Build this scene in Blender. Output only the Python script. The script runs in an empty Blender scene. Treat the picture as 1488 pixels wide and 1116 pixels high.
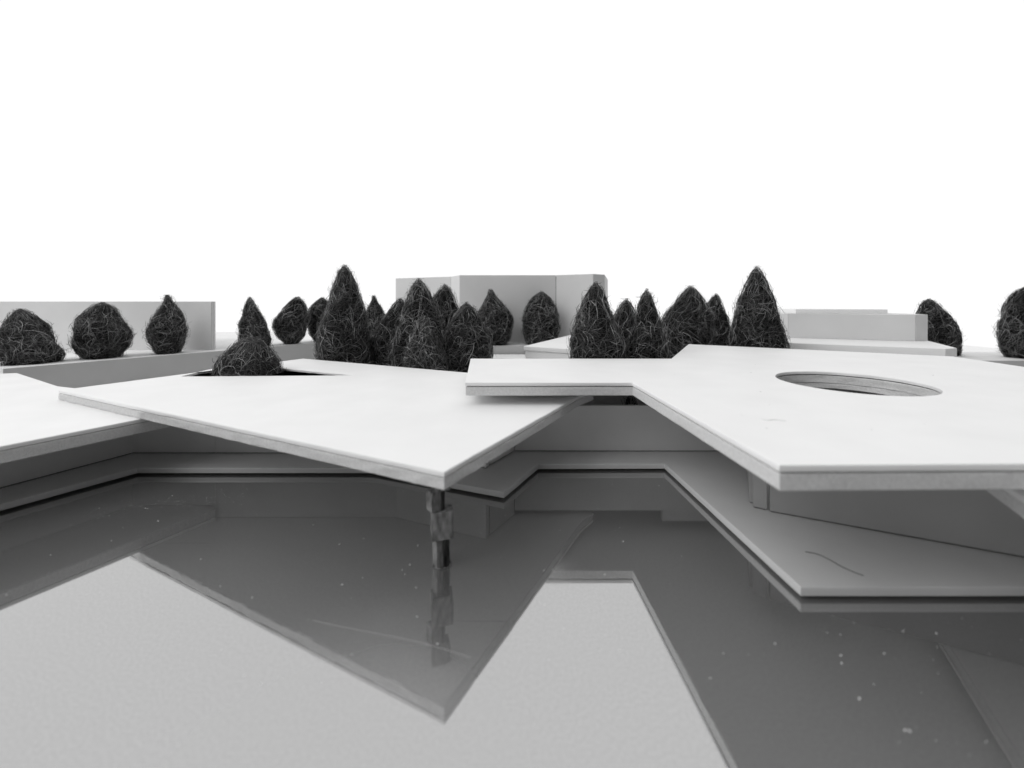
import bpy, bmesh, math, random
from mathutils import Vector, noise
from mathutils.geometry import tessellate_polygon

# ---------------------------------------------------------------- camera, light, exposure
S = 0.01                      # the script is written in centimetres: a table-top card model
scene = bpy.context.scene
COL = scene.collection

cam_d = bpy.data.cameras.new("camera")
cam = bpy.data.objects.new("camera", cam_d)
COL.objects.link(cam)
cam.location = (0, 0, 14 * S)
cam.rotation_euler = (math.radians(90), 0, 0)
cam_d.sensor_width = 36
cam_d.lens = 36 * 600 / 1488
cam_d.shift_y = -118 / 1488
cam_d.clip_start = 0.005
cam_d.clip_end = 50
cam_d.dof.use_dof = True
cam_d.dof.focus_distance = 0.44
cam_d.dof.aperture_fstop = 6.5
scene.camera = cam

world = bpy.data.worlds.new("World")
scene.world = world
world.use_nodes = True
wb = world.node_tree.nodes["Background"]
wb.inputs["Color"].default_value = (1, 1, 1, 1)
wb.inputs["Strength"].default_value = 0.075

SKY_EMIT = 1.04
SKY_AXIS = Vector((-0.55, 0.70, 0.45)).normalized()
SKY_HALF = math.radians(94)

# one large soft lamp beside and behind the camera
KEY_FROM = Vector((-0.66, -0.38, 0.72)).normalized()
KEY_E = 0.85
key_d = bpy.data.lights.new("soft_lamp", 'AREA')
key_d.shape = 'DISK'
key_d.size = 1.6
key_d.energy = KEY_E * math.pi * 2.5 ** 2
key = bpy.data.objects.new("soft_lamp", key_d)
COL.objects.link(key)
key.location = KEY_FROM * 2.5 + Vector((0, 0.35, 0))
key.rotation_euler = (-KEY_FROM).to_track_quat('-Z', 'Y').to_euler()

vs = scene.view_settings
vs.view_transform = 'Standard'
vs.look = 'None'
vs.exposure = 0.0
vs.gamma = 1.0
vs.use_curve_mapping = False
scene.cycles.use_denoising = True
scene.cycles.max_bounces = 6
scene.cycles.diffuse_bounces = 4
scene.cycles.glossy_bounces = 4

# ---------------------------------------------------------------- materials
def mat(name, grey, rough=0.6, metallic=0.0, spec=0.3, var=0.0, vscale=40.0, bump=0.0, bscale=400.0,
        attr=None, stretch=None):
    m = bpy.data.materials.new(name)
    m.use_nodes = True
    nt = m.node_tree
    b = nt.nodes["Principled BSDF"]
    b.inputs["Base Color"].default_value = (grey, grey, grey, 1)
    b.inputs["Roughness"].default_value = rough
    b.inputs["Metallic"].default_value = metallic
    b.inputs["Specular IOR Level"].default_value = spec
    tc = nt.nodes.new("ShaderNodeTexCoord")
    src = tc.outputs["Object"]
    if stretch:
        mp = nt.nodes.new("ShaderNodeMapping")
        mp.inputs["Scale"].default_value = stretch
        nt.links.new(src, mp.inputs["Vector"])
        src = mp.outputs["Vector"]
    if var > 0:
        n = nt.nodes.new("ShaderNodeTexNoise")
        n.inputs["Scale"].default_value = vscale
        n.inputs["Detail"].default_value = 5
        nt.links.new(src, n.inputs["Vector"])
        mr = nt.nodes.new("ShaderNodeMapRange")
        mr.inputs["From Min"].default_value = 0.3
        mr.inputs["From Max"].default_value = 0.7
        mr.inputs["To Min"].default_value = grey * (1 - var)
        mr.inputs["To Max"].default_value = min(0.92, grey * (1 + var * 0.6))
        nt.links.new(n.outputs["Fac"], mr.inputs["Value"])
        nt.links.new(mr.outputs["Result"], b.inputs["Base Color"])
    if attr:
        a = nt.nodes.new("ShaderNodeAttribute")
        a.attribute_name = attr
        nt.links.new(a.outputs["Fac"], b.inputs["Base Color"])
    if bump > 0:
        n2 = nt.nodes.new("ShaderNodeTexNoise")
        n2.inputs["Scale"].default_value = bscale
        n2.inputs["Detail"].default_value = 4
        nt.links.new(src, n2.inputs["Vector"])
        bp = nt.nodes.new("ShaderNodeBump")
        bp.inputs["Strength"].default_value = bump
        bp.inputs["Distance"].default_value = 0.001
        nt.links.new(n2.outputs["Fac"], bp.inputs["Height"])
        nt.links.new(bp.outputs["Normal"], b.inputs["Normal"])
    return m

M = {
    'card': mat('white_card', 0.86, 0.55, var=0.03, vscale=25, bump=0.06, bscale=300),
    'core': mat('foam_core', 0.69, 0.85, var=0.10, vscale=700, bump=0.55, bscale=1500),
    'wall': mat('grey_card', 0.76, 0.6, var=0.04, vscale=30, bump=0.05, bscale=250),
    'dim': mat('shaded_wall_card', 0.40, 0.65, var=0.05, vscale=30, bump=0.05, bscale=250),  # wall card darkened to carry the shade on the long wall
    'retain': mat('retaining_card', 0.47, 0.7, var=0.04, vscale=30),
    'deck': mat('deck_card', 0.64, 0.45, var=0.04, vscale=35, bump=0.05, bscale=250),
    'paper': mat('white_paper', 0.9, 0.6),
    'far': mat('building_card', 0.74, 0.7, var=0.05, vscale=12, bump=0.05, bscale=200),
    'pale': mat('pale_card', 0.84, 0.6, var=0.03, vscale=20),
    'ground': mat('base_card', 0.8, 0.7, var=0.04, vscale=20),
    'dark': mat('dark_plinth_and_gaps', 0.03, 0.8),
    'wood': mat('weathered_wood', 0.25, 0.95, spec=0.05, var=0.6, vscale=500, bump=0.5, bscale=900, stretch=(1, 1, 0.3)),
    'shade_wood': mat('shaded_side_wood', 0.05, 0.95, spec=0.05, var=0.8, vscale=420, bump=1.0, bscale=500, stretch=(1, 1, 0.25)),  # darker wood, paints the shade on one side of the post
    'wool_core': mat('wool_core', 0.008, 0.9, spec=0.1),
    'wool': mat('wire_wool', 0.1, 0.30, spec=0.7, attr='shade'),
    'hair': mat('hair', 0.06, 0.5),
    'dust': mat('dust', 0.7, 0.7),
    'glue': mat('glue', 0.4, 0.5),
}

def water_material():
    m = bpy.data.materials.new('mirror_acrylic')
    m.use_nodes = True
    nt = m.node_tree
    b = nt.nodes["Principled BSDF"]
    b.inputs["Metallic"].default_value = 0.76
    b.inputs["Base Color"].default_value = (0.50, 0.50, 0.50, 1)
    tc = nt.nodes.new("ShaderNodeTexCoord")
    n = nt.nodes.new("ShaderNodeTexNoise")
    n.inputs["Scale"].default_value = 900
    n.inputs["Detail"].default_value = 3
    nt.links.new(tc.outputs["Object"], n.inputs["Vector"])
    mr = nt.nodes.new("ShaderNodeMapRange")
    mr.inputs["From Min"].default_value = 0.35
    mr.inputs["From Max"].default_value = 0.65
    mr.inputs["To Min"].default_value = 0.46
    mr.inputs["To Max"].default_value = 0.51
    nt.links.new(n.outputs["Fac"], mr.inputs["Value"])
    nt.links.new(mr.outputs["Result"], b.inputs["Base Color"])
    # one less metallic patch paints a pale haze over the near reflections
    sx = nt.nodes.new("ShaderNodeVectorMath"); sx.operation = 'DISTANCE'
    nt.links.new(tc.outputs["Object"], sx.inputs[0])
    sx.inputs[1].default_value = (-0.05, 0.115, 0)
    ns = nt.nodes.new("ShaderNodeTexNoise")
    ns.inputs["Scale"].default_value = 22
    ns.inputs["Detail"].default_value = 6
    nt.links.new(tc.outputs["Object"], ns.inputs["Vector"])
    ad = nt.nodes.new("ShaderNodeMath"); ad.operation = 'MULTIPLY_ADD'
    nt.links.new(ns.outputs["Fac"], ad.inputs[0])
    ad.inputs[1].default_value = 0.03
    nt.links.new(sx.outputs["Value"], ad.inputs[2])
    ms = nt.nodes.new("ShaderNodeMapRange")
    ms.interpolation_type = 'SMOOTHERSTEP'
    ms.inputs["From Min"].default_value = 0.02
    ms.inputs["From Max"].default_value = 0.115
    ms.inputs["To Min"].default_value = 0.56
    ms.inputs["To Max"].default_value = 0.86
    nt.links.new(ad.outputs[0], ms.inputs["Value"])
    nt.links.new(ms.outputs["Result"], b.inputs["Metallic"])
    n3 = nt.nodes.new("ShaderNodeTexNoise")
    n3.inputs["Scale"].default_value = 14
    n3.inputs["Detail"].default_value = 5
    nt.links.new(tc.outputs["Object"], n3.inputs["Vector"])
    mr3 = nt.nodes.new("ShaderNodeMapRange")
    mr3.inputs["From Min"].default_value = 0.35
    mr3.inputs["From Max"].default_value = 0.75
    mr3.inputs["To Min"].default_value = 0.018
    mr3.inputs["To Max"].default_value = 0.06
    nt.links.new(n3.outputs["Fac"], mr3.inputs["Value"])
    nt.links.new(mr3.outputs["Result"], b.inputs["Roughness"])
    return m
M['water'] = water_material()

def sky_material():
    m = bpy.data.materials.new('white_sky')
    m.use_nodes = True
    nt = m.node_tree
    nt.nodes.remove(nt.nodes["Principled BSDF"])
    e = nt.nodes.new("ShaderNodeEmission")
    e.inputs["Color"].default_value = (1, 1, 1, 1)
    e.inputs["Strength"].default_value = SKY_EMIT
    nt.links.new(e.outputs[0], nt.nodes["Material Output"].inputs["Surface"])
    return m
M['sky'] = sky_material()

# ---------------------------------------------------------------- helpers
def tag(o, label=None, cat=None, group=None, kind=None):
    if label: o['label'] = label
    if cat: o['category'] = cat
    if group: o['group'] = group
    if kind: o['kind'] = kind
    elif label: o['kind'] = 'thing'
    return o

def empty(name, loc, label, cat, group=None):
    o = bpy.data.objects.new(name, None)
    o.empty_display_size = 0.01
    COL.objects.link(o)
    o.location = (loc[0] * S, loc[1] * S, loc[2] * S)
    bpy.context.view_layer.update()
    return tag(o, label, cat, group)

def link(name, me, m, parent=None):
    o = bpy.data.objects.new(name, me)
    if m: me.materials.append(m)
    COL.objects.link(o)
    if parent is not None:
        o.parent = parent
        # meshes are written in scene coordinates: keep them where they stand
        off = Vector((0, 0, 0))
        p = parent
        while p is not None:
            off += Vector(p.location)
            p = p.parent
        o.location = -off
    return o

def finish(bm, name, m, parent=None, sharp=40, flat=()):
    bmesh.ops.recalc_face_normals(bm, faces=bm.faces)
    for f in bm.faces: f.smooth = f not in flat
    for e in bm.edges:
        if len(e.link_faces) == 2 and e.calc_face_angle(0) > math.radians(sharp):
            e.smooth = False
    me = bpy.data.meshes.new(name)
    bm.to_mesh(me); bm.free()
    return link(name, me, m, parent)

def resample(pts, seg):
    out = []
    n = len(pts)
    for i in range(n):
        a, b = Vector(pts[i]), Vector(pts[(i + 1) % n])
        k = max(1, int(round((b - a).length / seg))) if seg else 1
        for j in range(k):
            out.append(a.lerp(b, j / k))
    return out

def area(pts):
    return 0.5 * sum(pts[i][0] * pts[(i + 1) % len(pts)][1] - pts[(i + 1) % len(pts)][0] * pts[i][1]
                     for i in range(len(pts)))

def normals(loop):
    n = len(loop)
    res = []
    for i in range(n):
        a, b, c = loop[i - 1], loop[i], loop[(i + 1) % n]
        d1 = (b - a).normalized(); d2 = (c - b).normalized()
        n1 = Vector((d1.y, -d1.x)); n2 = Vector((d2.y, -d2.x))
        m = (n1 + n2)
        if m.length < 1e-6: m = n1
        m.normalize()
        m /= max(0.35, m.dot(n1))
        res.append(m)
    return res

def plate(name, poly, z0, z1, m, parent=None, holes=(), amp=0.0, rim=0.05, rim0=None, seg=0.7, rows=2, sag=0.0,
          tilt=None, hole_rag=True):
    """A cut board: outline poly (cm), optional holes, rounded rims and an uneven cut edge."""
    if area(poly) < 0: poly = poly[::-1]
    loops = [resample(poly, seg)]
    for h in holes:
        loops.append(resample(h if area(h) < 0 else h[::-1], min(seg, 0.5) if seg else 0))
    if rim0 is None: rim0 = rim * 0.6
    lev = [(z0, rim0), (z0 + rim0, 0)]
    for k in range(1, rows): lev.append((z0 + (z1 - z0) * k / rows, 0))
    lev += [(z1 - rim, 0), (z1 - rim * 0.3, rim * 0.35), (z1, rim)]
    bm = bmesh.new()
    sd = random.random() * 100
    top, bot = [], []
    for lp in loops:
        nn = normals(lp)
        rings = []
        for (z, ins) in lev:
            ring = []
            for p, nv in zip(lp, nn):
                j = 0.0; dz = 0.0
                if amp:
                    j = amp * (3.0 if lp is not loops[0] and hole_rag else 1.0) * (noise.noise(Vector((p.x * 0.9, p.y * 0.9, sd + z * 2))) +
                               0.6 * noise.noise(Vector((p.x * 3.1, p.y * 3.1, sd + z * 5))))
                    if z == z0 or z == z1 - rim:
                        dz = amp * 0.5 * noise.noise(Vector((p.x * 2.2, p.y * 2.2, sd + 7)))
                q = p + nv * (j - ins)
                zz = z + dz
                if tilt: zz += tilt[0] + tilt[1] * p.x + tilt[2] * p.y
                ring.append(bm.verts.new((q.x * S, q.y * S, zz * S)))
            rings.append(ring)
        n = len(lp)
        for a, b in zip(rings[:-1], rings[1:]):
            for i in range(n):
                bm.faces.new((a[i], a[(i + 1) % n], b[(i + 1) % n], b[i]))
        top.append(rings[-1]); bot.append(rings[0])
    flat = set()
    for group in (top, bot):
        vv = [v for ring in group for v in ring]
        for tr in tessellate_polygon([[Vector((v.co.x, v.co.y, 0)) for v in ring] for ring in group]):
            if len(set(tr)) == 3:
                try: flat.add(bm.faces.new([vv[k] for k in tr]))
                except ValueError: pass
    return finish(bm, name, m, parent, 33, flat if seg else set(bm.faces))

def panel(name, p, q, z0, z1, m, parent=None, th=0.5, rim=0.02):
    """An upright board; its front face runs from p to q, its thickness lies behind (left of p->q)."""
    p, q = Vector(p), Vector(q)
    d = (q - p).normalized()
    b = Vector((-d.y, d.x)) * th
    return plate(name, [tuple(p), tuple(q), tuple(q + b), tuple(p + b)], z0, z1, m, parent, rim=rim, seg=0, rows=1)

def tube(name, pts, r, m, parent=None, sides=5):
    bm = bmesh.new()
    rings = []
    n = len(pts)
    P = [Vector(p) for p in pts]
    for i in range(n):
        t = (P[min(n - 1, i + 1)] - P[max(0, i - 1)]).normalized()
        u = t.cross(Vector((0.13, 0.2, 1))).normalized()
        v = t.cross(u)
        rr = r * (0.45 if i in (0, n - 1) else 1)
        rings.append([bm.verts.new((P[i] + (u * math.cos(a) + v * math.sin(a)) * rr) * S)
                      for a in [2 * math.pi * k / sides for k in range(sides)]])
    for a, b in zip(rings[:-1], rings[1:]):
        for k in range(sides):
            bm.faces.new((a[k], a[(k + 1) % sides], b[(k + 1) % sides], b[k]))
    bm.faces.new(rings[0]); bm.faces.new(rings[-1])
    return finish(bm, name, m, parent, 80)

def block(name, cx, cy, ang, w, d, z0, z1, m, parent, rim=0.05, amp=0.02, taper=0.0):
    ca, sa = math.cos(ang), math.sin(ang)
    pts = [(cx + ca * x - sa * y, cy + sa * x + ca * y) for x, y in
           ((-w / 2, -d / 2), (w / 2, -d / 2), (w / 2, d / 2), (-w / 2, d / 2))]
    return plate(name, pts, z0, z1, m, parent, rim=rim, rim0=rim, amp=amp, seg=0.16, rows=6)

random.seed(5)

# ---------------------------------------------------------------- the setting
# white sky: the bright side of the surroundings, a dome cap far behind and above the model
def build_sky():
    bm = bmesh.new()
    ax = SKY_AXIS
    u = ax.cross(Vector((0, 0, 1))).normalized(); v = ax.cross(u)
    R = 6.0
    rows, seg = 24, 64
    top = bm.verts.new(ax * R)
    prev = None
    for i in range(1, rows + 1):
        th = SKY_HALF * i / rows
        ring = [bm.verts.new((ax * math.cos(th) + (u * math.cos(a) + v * math.sin(a)) * math.sin(th)) * R)
                for a in [2 * math.pi * k / seg for k in range(seg)]]
        for k in range(seg):
            if prev is None: bm.faces.new((top, ring[k], ring[(k + 1) % seg]))
            else: bm.faces.new((prev[k], ring[k], ring[(k + 1) % seg], prev[(k + 1) % seg]))
        prev = ring
    return tag(finish(bm, 'sky', M['sky']), kind='structure')
build_sky()

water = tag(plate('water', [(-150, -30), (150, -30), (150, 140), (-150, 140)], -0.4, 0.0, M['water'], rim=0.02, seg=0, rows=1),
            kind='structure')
ground = tag(plate('ground', [(-90, 38.2), (95, 38.2), (110, 130), (-110, 130)], 0.02, 0.9, M['ground'], rim=0.03, seg=0, rows=1),
             kind='structure')
# walkway at the water's edge
DECK = [(-41, 15.5), (-30.4, 33.5), (-11.3, 33.5), (-0.58, 29.2), (2.17, 34.3), (12.7, 34.4), (13.6, 19.45),
        (60, 19.45), (60, 38), (-60, 38), (-60, 15.5)]
deck = tag(plate('deck', DECK, 0.17, 0.6, M['deck'], rim=0.05, rim0=0.02, amp=0.012, seg=1.0), kind='structure')
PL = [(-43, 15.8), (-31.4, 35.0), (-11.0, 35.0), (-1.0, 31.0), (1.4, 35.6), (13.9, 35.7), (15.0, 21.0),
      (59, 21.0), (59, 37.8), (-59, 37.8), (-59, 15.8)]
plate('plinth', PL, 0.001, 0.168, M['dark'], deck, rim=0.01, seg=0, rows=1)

# upper terrace behind the gardens
TW = [(-110, 66), (-69, 56), (-36, 103), (-26, 86.4), (2.6, 86.0), (30, 96), (60, 100)]
terrace = tag(plate('terrace', [(-110, 66.6), (-69.1, 56.7), (-36, 103.7), (-25.7, 86.9), (2.6, 86.6), (30, 96.6), (60, 100.6), (60, 128), (-109, 128)],
                    0.92, 4.97, M['ground'], rim=0.02, seg=0, rows=1), kind='structure')
rt = tag(plate('terrace', [(66, 71.5), (140, 71.5), (140, 84), (66, 84)], 0.92, 3.96, M['ground'], rim=0.02, seg=0, rows=1), kind='structure')

def rwall(label, segs, z0, z1, m, group='retaining walls of the terraces'):
    p = segs[0]
    t = empty('retaining_wall', (p[0][0], p[0][1], z0), label, 'wall', group)
    for a, b in segs:
        panel('wall_panel', a, b, z0, z1, m, t, th=0.5)
    return t
rwall('long grey retaining wall below the row of round wire trees beside the plain slab building',
      [((-69, 56), (-36.0, 103))], 0.92, 5.03, M['retain'])
rwall('low retaining wall in front of the tall many-sided building, with pale return hidden among trees',
      [((-35.5, 103), (-26, 86.0)), ((-25.9, 86.0), (2.5, 85.6))], 0.92, 5.03, M['retain'])
rwall('low retaining wall beyond the roof with the round hole, under the cropped tree',
      [((66, 71), (140, 71))], 0.92, 4.0, M['retain'])
st = tag(plate('garden_step', [(-14, 81), (8, 77.5), (8, 85), (-14, 85)], 0.92, 3.4, M['pale'], rim=0.04, seg=0, rows=1),
         'thin white step slab at the foot of the low retaining wall', 'step')

# ---------------------------------------------------------------- walls of the pavilions
G_WALL = 'card walls under the roofs'
def pav_wall(label, boards, m=None):
    a = boards[0]
    t = empty('pavilion_wall', (a[0][0], a[0][1], 0.6), label, 'wall', G_WALL)
    for (p, q, z1, th) in boards:
        b_ = panel('board', p, q, 0.68, z1, m or M['wall'], t, th=th)
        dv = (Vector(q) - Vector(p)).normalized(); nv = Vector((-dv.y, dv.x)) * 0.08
        panel('gap_shade_strip', tuple(Vector(p) + nv + dv * 0.05), tuple(Vector(q) + nv - dv * 0.05), 0.605, 0.679, M['dark'], t, th=th - 0.16)  # dark strip painting the shade in the gap under the board
    return t
pav_wall('dark shaded wall under the low corner roof running to the water walkway bend',
         [((-43.2, 16.0), (-33.7, 36.68), 3.98, 0.5)])
pav_wall('long shaded wall under the roof with the triangular opening',
         [((-34.05, 36.7), (-26.4, 36.7), 3.98, 0.6), ((-26.38, 36.7), (-10.3, 36.7), 5.08, 0.6)])
pav_wall('angled wall with exposed board end behind the wooden post',
         [((-10.28, 36.68), (-2.1, 33.3), 5.08, 0.55), ((-1.82, 33.95), (0.2, 37.18), 5.08, 0.5)])
pav_wall('central grey wall between the two large roofs with a dark slot above',
         [((0.26, 37.2), (24, 37.2), 4.72, 0.4), ((13.72, 37.61), (24, 37.61), 5.88, 0.4)])
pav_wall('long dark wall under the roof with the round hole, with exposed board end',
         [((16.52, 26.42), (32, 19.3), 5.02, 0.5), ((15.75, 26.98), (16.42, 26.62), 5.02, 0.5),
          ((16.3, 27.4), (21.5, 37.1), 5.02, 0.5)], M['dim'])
# back walls that close the rooms under the roofs
pav_wall('back wall closing the room below the roof with the triangular opening, seen only through gaps',
         [((-36, 52.5), (-30.5, 55.6), 5.08, 0.5), ((-30.3, 55.6), (4.5, 40.6), 5.08, 0.5)])
pav_wall('back wall closing the room below the round hole, seen only through gaps',
         [((4.8, 42.0), (18.9, 44.4), 6.76, 0.5), ((19, 44.5), (26.5, 58.5), 6.76, 0.5), ((27, 58.5), (48.5, 46.2), 6.76, 0.5),
          ((47.6, 45.5), (44, 22), 6.76, 0.5)])

# ---------------------------------------------------------------- roofs
G_ROOF = 'white roof slabs over the water'
def roof(label, poly, z0, z1, sheet, holes=(), amp=0.03, gap=0.035, rim=0.06, core_in=0.03, tilt=None):
    t = empty('roof_slab', (sum(p[0] for p in poly) / len(poly), sum(p[1] for p in poly) / len(poly), z0), label, 'roof', G_ROOF)
    zs = z1 - sheet
    # a board is glued under the sheet; a thin dark seam stays between the two
    cp = poly if area(poly) > 0 else poly[::-1]
    lp = [Vector(p) for p in cp]
    nn = normals(lp)
    inner = [tuple(p - n * core_in) for p, n in zip(lp, nn)]
    seam = [tuple(p - n * (core_in + 0.12)) for p, n in zip(lp, nn)]
    def grow(h, d):
        c = Vector((sum(p[0] for p in h) / len(h), sum(p[1] for p in h) / len(h)))
        return [tuple(c + (Vector(p) - c) * (1 + d / (Vector(p) - c).length)) for p in h]
    plate('core_board', inner, z0, zs - gap, M['core'], t, [grow(h, 0.03) for h in holes], amp=amp, rim=0.05, seg=0.35, rows=4, tilt=tilt)
    plate('under_paper', [tuple(p - n * (core_in + 0.06)) for p, n in zip(lp, nn)], z0 - 0.022, z0 + 0.01, M['paper'], t, [grow(h, 0.1) for h in holes], rim=0.004, seg=0, rows=1, tilt=tilt)
    plate('glue_seam', seam, zs - gap - 0.01, zs + 0.01, M['dark'], t, [grow(h, 0.15) for h in holes], rim=0.002, seg=0, rows=1, tilt=tilt)
    plate('top_sheet', cp, zs, z1, M['card'], t, holes, amp=amp * 0.45, rim=rim, rim0=0.02, seg=0.5, rows=2, tilt=tilt)
    return t

# rectangular roof on the post, with the triangular opening
roof('white rectangular roof slab with triangular opening, its corner propped on the wooden post',
     [(-3.2, 19.5), (5.9, 35.7), (7.4, 37.6), (6.8, 41.6), (-5.4, 47.5), (-30.0, 59.3), (-41.5, 37.8)], 5.13, 6.0, 0.25,
     holes=[[(-36.0, 44.9), (-17.4, 45.6), (-36.6, 54.3)]], amp=0.075, gap=0.04, rim=0.08, core_in=0.02)
# low roof tucked under its corner
roof('low white roof slab tucked under the corner of the roof with triangular opening',
     [(-41, 8.4), (-26.0, 36.2), (-48.5, 44.1), (-62.8, 52.4), (-82, 46), (-78, 8)], 4.02, 5.1, 0.28, amp=0.025, gap=0.03, core_in=0.01)
# raised roof with the round hole
HC = (26.6, 32.4)
ring = [(HC[0] + 5.0 * math.cos(2 * math.pi * k / 40), HC[1] + 5.0 * math.sin(2 * math.pi * k / 40)) for k in range(40)]
roof('raised white roof slab with round hole, lapping over the roof on the post',
     [(10.2, 15.75), (46.5, 16.3), (49.6, 40), (51, 47.7), (26.5, 62), (17.7, 45.9), (-4.6, 45.9), (-3.63, 32.05), (9.35, 32.05)],
     6.80, 7.8, 0.26, holes=[ring], amp=0.03, gap=0.07, rim=0.05, core_in=0.04)
raised = [o for o in COL.objects if o.get('label', '').startswith('raised white roof')][0]
plate('hole_lining', [(HC[0] + 6.6 * math.cos(2 * math.pi * k / 40), HC[1] + 6.6 * math.sin(2 * math.pi * k / 40)) for k in range(40)],
      6.32, 6.77, M['core'], raised, [[(HC[0] + 5.06 * math.cos(2 * math.pi * k / 40), HC[1] + 5.06 * math.sin(2 * math.pi * k / 40)) for k in range(40)]],
      amp=0.03, rim=0.03, seg=0.4, rows=3)
# roof below it at the edge of the picture
roof('shaded roof slab edge showing beneath the raised roof over the long dark wall',
     [(19.5, 14.0), (40, 4.5), (50, 20), (27.8, 29.6)], 5.06, 5.95, 0.25, amp=0.02, gap=0.012)
# spacers that carry the raised roof
for (x, y, z0) in ((0.5, 42.5, 6.0), (30, 24, 5.96)):
    tag(block('spacer_block', x, y, 0.1, 1.6, 1.6, z0, 6.77, M['core'], None),
        'small card spacer between the raised roof and the %s' % ('roof on the post' if z0 == 6.0 else 'shaded roof slab below it'), 'block', 'spacers under the raised roof')

# ---------------------------------------------------------------- the post
px, py = -3.80, 22.1
post = empty('wooden_post', (px, py, 0), 'weathered stacked wooden post standing in the water under the roof corner', 'post')
A = math.radians(32)
block('shaft', px, py, A, 0.72, 0.56, 0.0, 1.52, M['wood'], post, amp=0.03)
block('shaft_shade_face', px + 0.235, py - 0.08, A, 0.28, 0.54, 0.02, 1.50, M['shade_wood'], post, amp=0.03)  # dark slab added for the unlit side of the shaft
block('block', px + 0.05, py, A - 0.3, 1.12, 0.92, 1.5, 3.0, M['wood'], post, amp=0.035, rim=0.05)
block('block', px - 0.26, py - 0.12, A + 0.1, 0.78, 0.62, 2.98, 4.05, M['wood'], post, amp=0.02)
block('block', px - 0.02, py, A - 0.25, 0.92, 0.7, 4.04, 5.10, M['wood'], post, amp=0.03)
block('block_shade_face', px + 0.0, py - 0.06, A + 0.1, 0.2, 0.5, 3.0, 4.0, M['shade_wood'], post, amp=0.02)
n = 26
tube('glue_ring', [(px + 0.06 + 0.50 * math.cos(2 * math.pi * k / n), py + 0.44 * math.sin(2 * math.pi * k / n), 0.05 + 0.02 * math.sin(k)) for k in range(n + 1)],
     0.022, M['wood'], post, 6)

# ---------------------------------------------------------------- background buildings
def building(label, pts, z0, z1, m, roof_m, visible=None, th=0.4, name='card_building'):
    if area(pts) < 0: pts = pts[::-1]
    c = (sum(p[0] for p in pts) / len(pts), sum(p[1] for p in pts) / len(pts))
    t = empty(name, (c[0], c[1], z0), label, 'building')
    lp = [Vector(p) for p in pts]
    nn = normals(lp)
    inner = [tuple(p - n * (th + 0.02)) for p, n in zip(lp, nn)]
    plate('core', inner, z0, z1 - 0.3, M['dark'], t, rim=0.02, seg=0, rows=1)
    for i in range(len(pts)):
        p, q = lp[i], lp[(i + 1) % len(pts)]
        d = (q - p).normalized() * 0.05
        panel('wall_panel', tuple(p + d), tuple(q - d), z0, z1, m, t, th=th * 0.6, rim=0.03)
    rf = [tuple(p - n * (th * 0.62)) for p, n in zip(lp, nn)]
    plate('roof', rf, z1 - 0.28, z1 - 0.06, roof_m, t, rim=0.02, seg=0, rows=1)
    return t
building('tall grey many-sided building block behind the tree cluster',
         [(-30, 106.4), (-14.7, 99.3), (-11.9, 94), (10, 94), (17.7, 90), (20.7, 92.3), (26, 112), (-26, 118)], 4.98, 20.3, M['far'], M['pale'])
building('long plain slab-sided building behind the three round trees',
         [(-57.5, 79.02), (-57.25, 79.25), (-57.3, 79.8), (-61.5, 85), (-71, 97), (-125, 97), (-112, 79.4)], 4.98, 14.25, M['far'], M['pale'])
tb = building('two-tier flat building beyond the roof with the round hole',
              [(51.5, 77), (68.5, 70.1), (71, 70.5), (75, 80), (55, 92), (50.5, 80)], 7.52, 12.0, M['far'], M['pale'])
plate('lower_slab', [(44.2, 67.2), (61.1, 58.2), (64, 59.4), (78, 81), (56, 95), (48, 84)], 6.3, 7.5, M['pale'], tb, rim=0.06, seg=1.5, amp=0.02)
plate('lower_wall', [(46.5, 68.2), (61, 60.4), (63, 61.2), (76, 80.5), (56, 93), (49.5, 83)], 0.92, 6.29, M['wall'], tb, rim=0.02, seg=0, rows=1)
plate('roof_slab_upper', [(55.0, 80.0), (70.5, 77.5), (72.6, 81), (57, 89)], 11.96, 12.75, M['pale'], tb, rim=0.05, seg=1.5)
pv = empty('garden_pavilion', (10, 70, 0.92), 'low white flat-roofed box in front of the tall grey building', 'building')
plate('roof', [(1.75, 61.9), (12.6, 55.0), (24.9, 81.7), (14.2, 88.6)], 6.9, 7.5, M['pale'], pv, rim=0.05, seg=1.5)
plate('wall', [(2.0, 62.0), (12.45, 55.3), (24.6, 81.6), (14.2, 88.3)], 0.92, 6.89, M['pale'], pv, rim=0.02, seg=0, rows=1)

# ---------------------------------------------------------------- trees of wire wool
PROF = {
    'cone': [(0, .86), (.15, 1), (.5, .74), (.8, .38), (.94, .16), (1, .03)],
    'round': [(0, .74), (.2, .95), (.45, 1), (.7, .84), (.88, .52), (.97, .2), (1, .05)],
    'onion': [(0, .62), (.2, .93), (.4, 1), (.6, .82), (.78, .46), (.9, .2), (1, .09)],
    'tear': [(0, .38), (.15, .72), (.35, .97), (.55, 1), (.75, .78), (.9, .44), (1, .1)],
    'tall': [(0, .92), (.12, 1), (.4, .86), (.65, .62), (.85, .36), (.96, .16), (1, .04)],
    'dome': [(0, 1), (.3, .98), (.5, .92), (.7, .74), (.86, .5), (.96, .26), (1, .06)],
    'bullet': [(0, .9), (.2, 1), (.5, .9), (.72, .66), (.88, .38), (.97, .16), (1, .04)],
}
def prof(kind, t):
    P = PROF[kind]
    t = min(1, max(0, t))
    for (a, ra), (b, rb) in zip(P[:-1], P[1:]):
        if t <= b:
            k = (t - a) / (b - a)
            return ra + (rb - ra) * k
    return P[-1][1]

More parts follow.
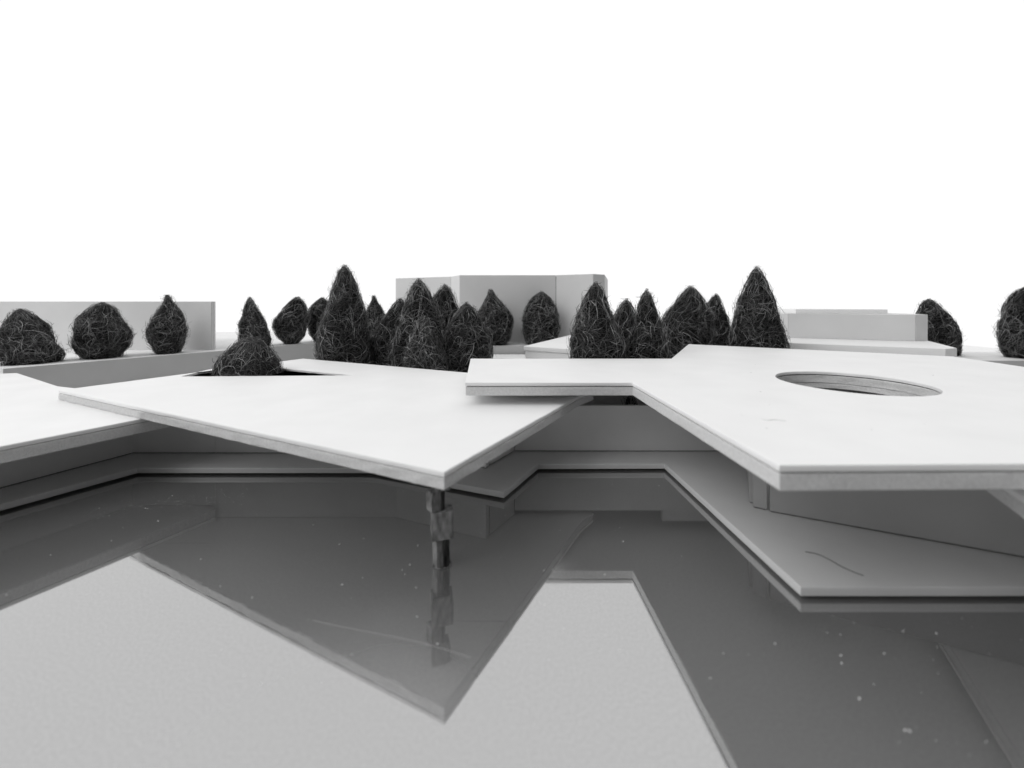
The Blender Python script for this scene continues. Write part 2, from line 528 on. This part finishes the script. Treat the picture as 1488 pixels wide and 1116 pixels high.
G_TREE = 'wire wool model trees'
def tree(label, x, y, z0, h, r, kind, lean=0.0, strands=800, sr=0.032, seed=0, stray=0.06, depth=1.0, name='tree', lumpy=0.22):
    rnd = random.Random(seed * 7 + 3)
    strands = int(strands * 2.6)
    t = empty(name, (x, y, z0), label, 'tree' if name == 'tree' else 'tuft', G_TREE if name == 'tree' else None)
    off = Vector((seed * 3.7, seed * 1.3, 0))
    def surf(tt, th, extra=0.0):
        tt = max(0.0, tt)
        rr = r * prof(kind, tt)
        lump = noise.noise(Vector((math.cos(th) * 1.3, math.sin(th) * 1.3, tt * 3.0)) + off)
        lump2 = noise.noise(Vector((math.cos(th) * 3.5, math.sin(th) * 3.5, tt * 8.0)) + off)
        rr = rr * (1 + lumpy * (lump + 0.45 * lump2)) + extra
        dx = lean * max(0, tt) ** 1.6 + 0.9 * lumpy * r * noise.noise(Vector((tt * 2.2, seed * 1.7, 0.5))) * min(1, tt * 2)
        return Vector((rr * math.cos(th) + dx, rr * math.sin(th) * depth, tt * h))
    # dense matted inside
    bm = bmesh.new()
    rows, seg = 18, 22
    rings = []
    for i in range(rows + 1):
        tt = i / rows
        rings.append([bm.verts.new((surf(tt, 2 * math.pi * k / seg, -0.05 * r) + Vector((x, y, z0 + 0.02))) * S) for k in range(seg)])
    for a, b in zip(rings[:-1], rings[1:]):
        for k in range(seg):
            bm.faces.new((a[k], a[(k + 1) % seg], b[(k + 1) % seg], b[k]))
    bm.faces.new(rings[0]); bm.faces.new(rings[-1])
    finish(bm, 'crown', M['wool_core'], t, 180)
    # the strands wound round it
    V, F, C = [], [], []
    tri = [(math.cos(a), math.sin(a)) for a in (0, 2.094, 4.189)]
    for s in range(strands):
        tt = 1 - rnd.random() ** 0.62 if rnd.random() < 0.8 else rnd.random()
        tt = min(0.985, tt)
        th = rnd.uniform(0, 2 * math.pi)
        L = rnd.uniform(0.9, 3.2) * (r / 3.8) ** 0.5
        np_ = 6
        out = rnd.random() < stray
        ang = rnd.gauss(0.5, 0.9) if rnd.random() < 0.75 else rnd.gauss(1.5, 0.35)
        curl = rnd.gauss(0, 1.0)
        if tt > 0.8: ang = rnd.gauss(1.45, 0.3); L *= 0.8; curl *= 0.4
        e = rnd.uniform(-0.03, 0.09) * r / 3.5
        de = rnd.gauss(0, 0.014) + (rnd.uniform(0.03, 0.16) if out else 0)
        pts = []
        jit = rnd.uniform(-0.06, 0.02)
        for k in range(np_):
            bow = 0.06 * math.sin(math.pi * k / (np_ - 1)) * rnd.random()
            tcap = min(1.0 + jit, max(-0.005, tt))
            pts.append(surf(tcap, th, e + bow + (0.02 if tt > 1 else 0)))
            rr = max(0.35, r * prof(kind, min(tt, 1)))
            st = L / (np_ - 1)
            th += math.cos(ang) * st / rr
            tt += math.sin(ang) * st / h
            ang += curl * 0.28 + rnd.gauss(0, 0.16)
            e += de
        shade = 0.012 + 0.70 * rnd.random() ** 6.0
        rad = sr * rnd.uniform(0.55, 1.25)
        base = len(V)
        if tt > 1: rad *= 0.8
        for k, p in enumerate(pts):
            d = (pts[min(np_ - 1, k + 1)] - pts[max(0, k - 1)])
            if d.length < 1e-6: d = Vector((0, 0, 1))
            d.normalize()
            u = d.cross(Vector((0.31, 0.17, 0.93)))
            if u.length < 1e-4: u = Vector((1, 0, 0))
            u.normalize(); v = d.cross(u)
            kk = rad * (0.5 if k in (0, np_ - 1) else 1)
            for (c, sn) in tri:
                q = p + (u * c + v * sn) * kk
                V.append(((q.x + x) * S, (q.y + y) * S, max(q.z + z0, z0 + 0.01) * S))
                C.append(shade)
        for k in range(np_ - 1):
            for j in range(3):
                a = base + k * 3 + j; b = base + k * 3 + (j + 1) % 3
                F.append((a, b, b + 3, a + 3))
    me = bpy.data.meshes.new('wool_strands')
    me.from_pydata(V, [], F)
    at = me.attributes.new('shade', 'FLOAT', 'POINT')
    at.data.foreach_set('value', C)
    me.polygons.foreach_set('use_smooth', [True] * len(F))
    o = link('wool_strands', me, M['wool'], t)
    o['kind'] = 'stuff'
    return t

TREES = [
    # label, x, y, z0, top z, radius, profile, lean, strands
    ('squat wire tree with bent tip at the end of the long retaining wall', -72.2, 62.0, 4.98, 13.0, 3.1, 'bullet', -1.7, 1100),
    ('broad round wire tree in the middle of the three before the plain slab building', -67.6, 68.0, 4.98, 14.0, 3.2, 'round', 0.0, 1100),
    ('onion-shaped wire tree with a twisted tip before the plain slab building', -61.6, 74.0, 4.98, 15.3, 2.7, 'onion', -0.2, 1000),
    ('small blurred cone tree just beyond the end of the plain slab building', -53.2, 85.5, 4.98, 15.1, 2.9, 'cone', -1.0, 600),
    ('dark leaf-shaped tree on a narrow foot, leaning, between two smaller blurred trees', -48.6, 91.0, 4.98, 15.2, 3.3, 'tear', 1.0, 600),
    ('blurred tree half hidden behind the tallest pointed tree, on its outer side', -45.2, 97.5, 4.98, 15.2, 3.0, 'tear', 0.6, 500),
    ('tall pointed wire tree with bristly tip standing alone behind the triangular opening', -25.6, 63.0, 0.92, 19.6, 4.3, 'tall', 0.1, 1800),
    ('small blurred pointed tree between the tall pointed tree and the tree cluster', -31.0, 93.0, 4.98, 15.6, 2.7, 'onion', 0.0, 500),
    ('outermost bushy tree of the central cluster, facing the tall pointed tree', -18.7, 66.5, 0.92, 14.6, 4.0, 'bullet', 0.3, 1000),
    ('highest tree of the central cluster, in front of the tall grey building', -13.6, 60.0, 0.92, 17.3, 4.0, 'bullet', 0.0, 1400),
    ('second highest pointed tree of the central cluster, set behind it', -11.2, 68.5, 0.92, 16.9, 4.2, 'bullet', 0.0, 1100),
    ('low cone-shaped tree at the front of the central cluster against the roof edge', -11.5, 53.8, 0.92, 12.2, 3.7, 'cone', 0.2, 1200),
    ('blunt leafy tree of the central cluster beside the raised roof tip', -6.4, 57.5, 0.92, 13.9, 3.8, 'bullet', 0.1, 1200),
    ('pear-shaped wire tree against the wall of the tall grey building', -3.7, 89.5, 4.98, 16.8, 3.9, 'onion', -0.5, 800),
    ('egg-shaped wire tree against the tall grey building above the white box', 6.2, 90.0, 4.98, 16.4, 3.9, 'round', 0.3, 800),
    ('big pointed tree overlapping the tall grey building corner, behind the raised roof', 10.7, 50.6, 0.92, 16.3, 3.6, 'bullet', -0.3, 1500),
    ('short blunt tree wedged between two taller ones behind the raised roof', 15.7, 56.2, 0.92, 14.4, 3.3, 'bullet', 0.0, 900),
    ('thin tree with hooked tip behind the notch of the raised roof', 16.6, 51.0, 0.92, 15.5, 3.0, 'tall', 0.3, 1100),
    ('wide ragged tree with peaked top behind the corner of the raised roof', 28.6, 68.0, 0.92, 16.6, 5.0, 'bullet', 0.4, 1300),
    ('small dark blurred tree between the ragged tree and the tall rounded cone', 39.5, 80.0, 0.92, 15.7, 3.3, 'bullet', 0.0, 600),
    ('tall rounded cone tree beside the two-tier flat building', 37.4, 63.0, 0.92, 19.3, 3.7, 'bullet', 0.0, 1700),
    ('dark tree cut off by the corner of the two-tier flat building', 82.6, 80.0, 3.98, 14.7, 3.3, 'bullet', -1.6, 900),
    ('tree cropped by the picture edge beyond the roof with the round hole', 93.5, 75.5, 3.98, 16.9, 3.2, 'round', 0.3, 1000),
    ('bristly wire tree top poking out of the triangular roof opening', -31.0, 48.5, 0.92, 9.9, 4.2, 'dome', 0.0, 1500),
]
for i, (lab, x, y, z0, zt, r, k, ln, ns) in enumerate(TREES):
    far = y > 78
    tree(lab, x, y, z0, zt - z0, r, k, ln, ns, sr=0.022 if not far else 0.028, seed=i + 1, stray=0.07 if far else 0.17,
         depth=0.72 if i == 23 else 1.0, lumpy={23: 0.10, 6: 0.15, 20: 0.16}.get(i, 0.23))
tree('small tuft of wire wool in the dark slot above the central wall', 11.3, 39.4, 0.92, 4.3, 0.75, 'round', 0, 300, 0.03, 77, name='wool_tuft')

# ---------------------------------------------------------------- small things
def curve_pts(ctrl, n=16):
    P = [Vector(c) for c in ctrl]
    P = [P[0] * 2 - P[1]] + P + [P[-1] * 2 - P[-2]]
    out = []
    for i in range(1, len(P) - 2):
        for k in range(n):
            t = k / n
            a, b, c, d = P[i - 1], P[i], P[i + 1], P[i + 2]
            out.append(0.5 * (2 * b + (c - a) * t + (2 * a - 5 * b + 4 * c - d) * t * t + (3 * b - a - 3 * c + d) * t ** 3))
    out.append(P[-2])
    return out
z = 0.62
tag(tube('stray_hair', curve_pts([(15.75, 22.2, z), (16.25, 22.0, z), (16.55, 21.5, z), (16.7, 21.0, z), (17.0, 20.5, z), (17.25, 20.25, z)], 8), 0.018, M['hair']),
    'single dark stray hair lying on the walkway below the raised roof', 'hair')
z = 7.812
tag(tube('stray_fibre', curve_pts([(13.3, 22.0, z), (13.45, 21.75, z), (13.8, 21.85, z), (14.1, 21.8, z), (14.35, 21.6, z)], 6), 0.014, M['dust']),
    'tiny pale fibre lying on the roof with the round hole', 'fibre')

# dust specks on the water
def dust(name, spots, z, m, label, parent=None):
    bm = bmesh.new()
    for (x, y, r, a, el) in spots:
        k = 5
        top = bm.verts.new((x * S, y * S, (z + r * 0.5) * S))
        ring = []
        for j in range(k):
            b = 2 * math.pi * j / k
            dx, dy = math.cos(b) * r * el, math.sin(b) * r
            ring.append(bm.verts.new(((x + dx * math.cos(a) - dy * math.sin(a)) * S, (y + dx * math.sin(a) + dy * math.cos(a)) * S, (z + 0.002) * S)))
        for j in range(k): bm.faces.new((ring[j], ring[(j + 1) % k], top))
    o = finish(bm, name, m, parent, 180)
    return tag(o, label, 'dust' if parent is None else None, kind='stuff')
rnd = random.Random(11)
spots = []
for _ in range(150):                       # a sprinkle over the pool
    x = rnd.uniform(-26, 12); y = rnd.uniform(15, 32)
    spots.append((x, y, rnd.choice((0.010, 0.014, 0.018, 0.024, 0.034)), rnd.uniform(0, 3), rnd.uniform(1, 2)))
for _ in range(150):                       # a drift by the walkway bend
    t = rnd.random()
    spots.append((-28 + 9 * t + rnd.gauss(0, 0.8), 27.5 + 3.0 * t + rnd.gauss(0, 0.8), rnd.choice((0.014, 0.018, 0.024)), rnd.uniform(0, 3), rnd.uniform(1, 2)))
for _ in range(70):                        # crumbs in front of the walkway
    spots.append((rnd.uniform(12, 24), rnd.uniform(12.5, 18.5), rnd.choice((0.008, 0.012, 0.016, 0.022, 0.034)), rnd.uniform(0.3, 1.2), rnd.uniform(1, 2.4)))
dust('dust', spots, 0.0, M['dust'], 'white dust specks scattered over the mirror-like water')

# crumbs on the roofs
crumbs = [(11.0 + rnd.uniform(0, 30), rnd.uniform(18, 44), rnd.choice((0.02, 0.03, 0.04)), rnd.uniform(0, 3), rnd.uniform(1, 3)) for _ in range(26)]
crumbs = [c for c in crumbs if (c[0] - HC[0]) ** 2 + (c[1] - HC[1]) ** 2 > 30]
dust('dust', crumbs, 7.80, M['glue'], 'grey crumbs scattered on the roof with the round hole')
tube('scratch', curve_pts([(-8.8, 18.2, 0.0), (-7.2, 17.8, 0.0), (-4.1, 17.1, 0.0), (-1.6, 16.3, 0.0)], 10), 0.009, M['glue'], water)
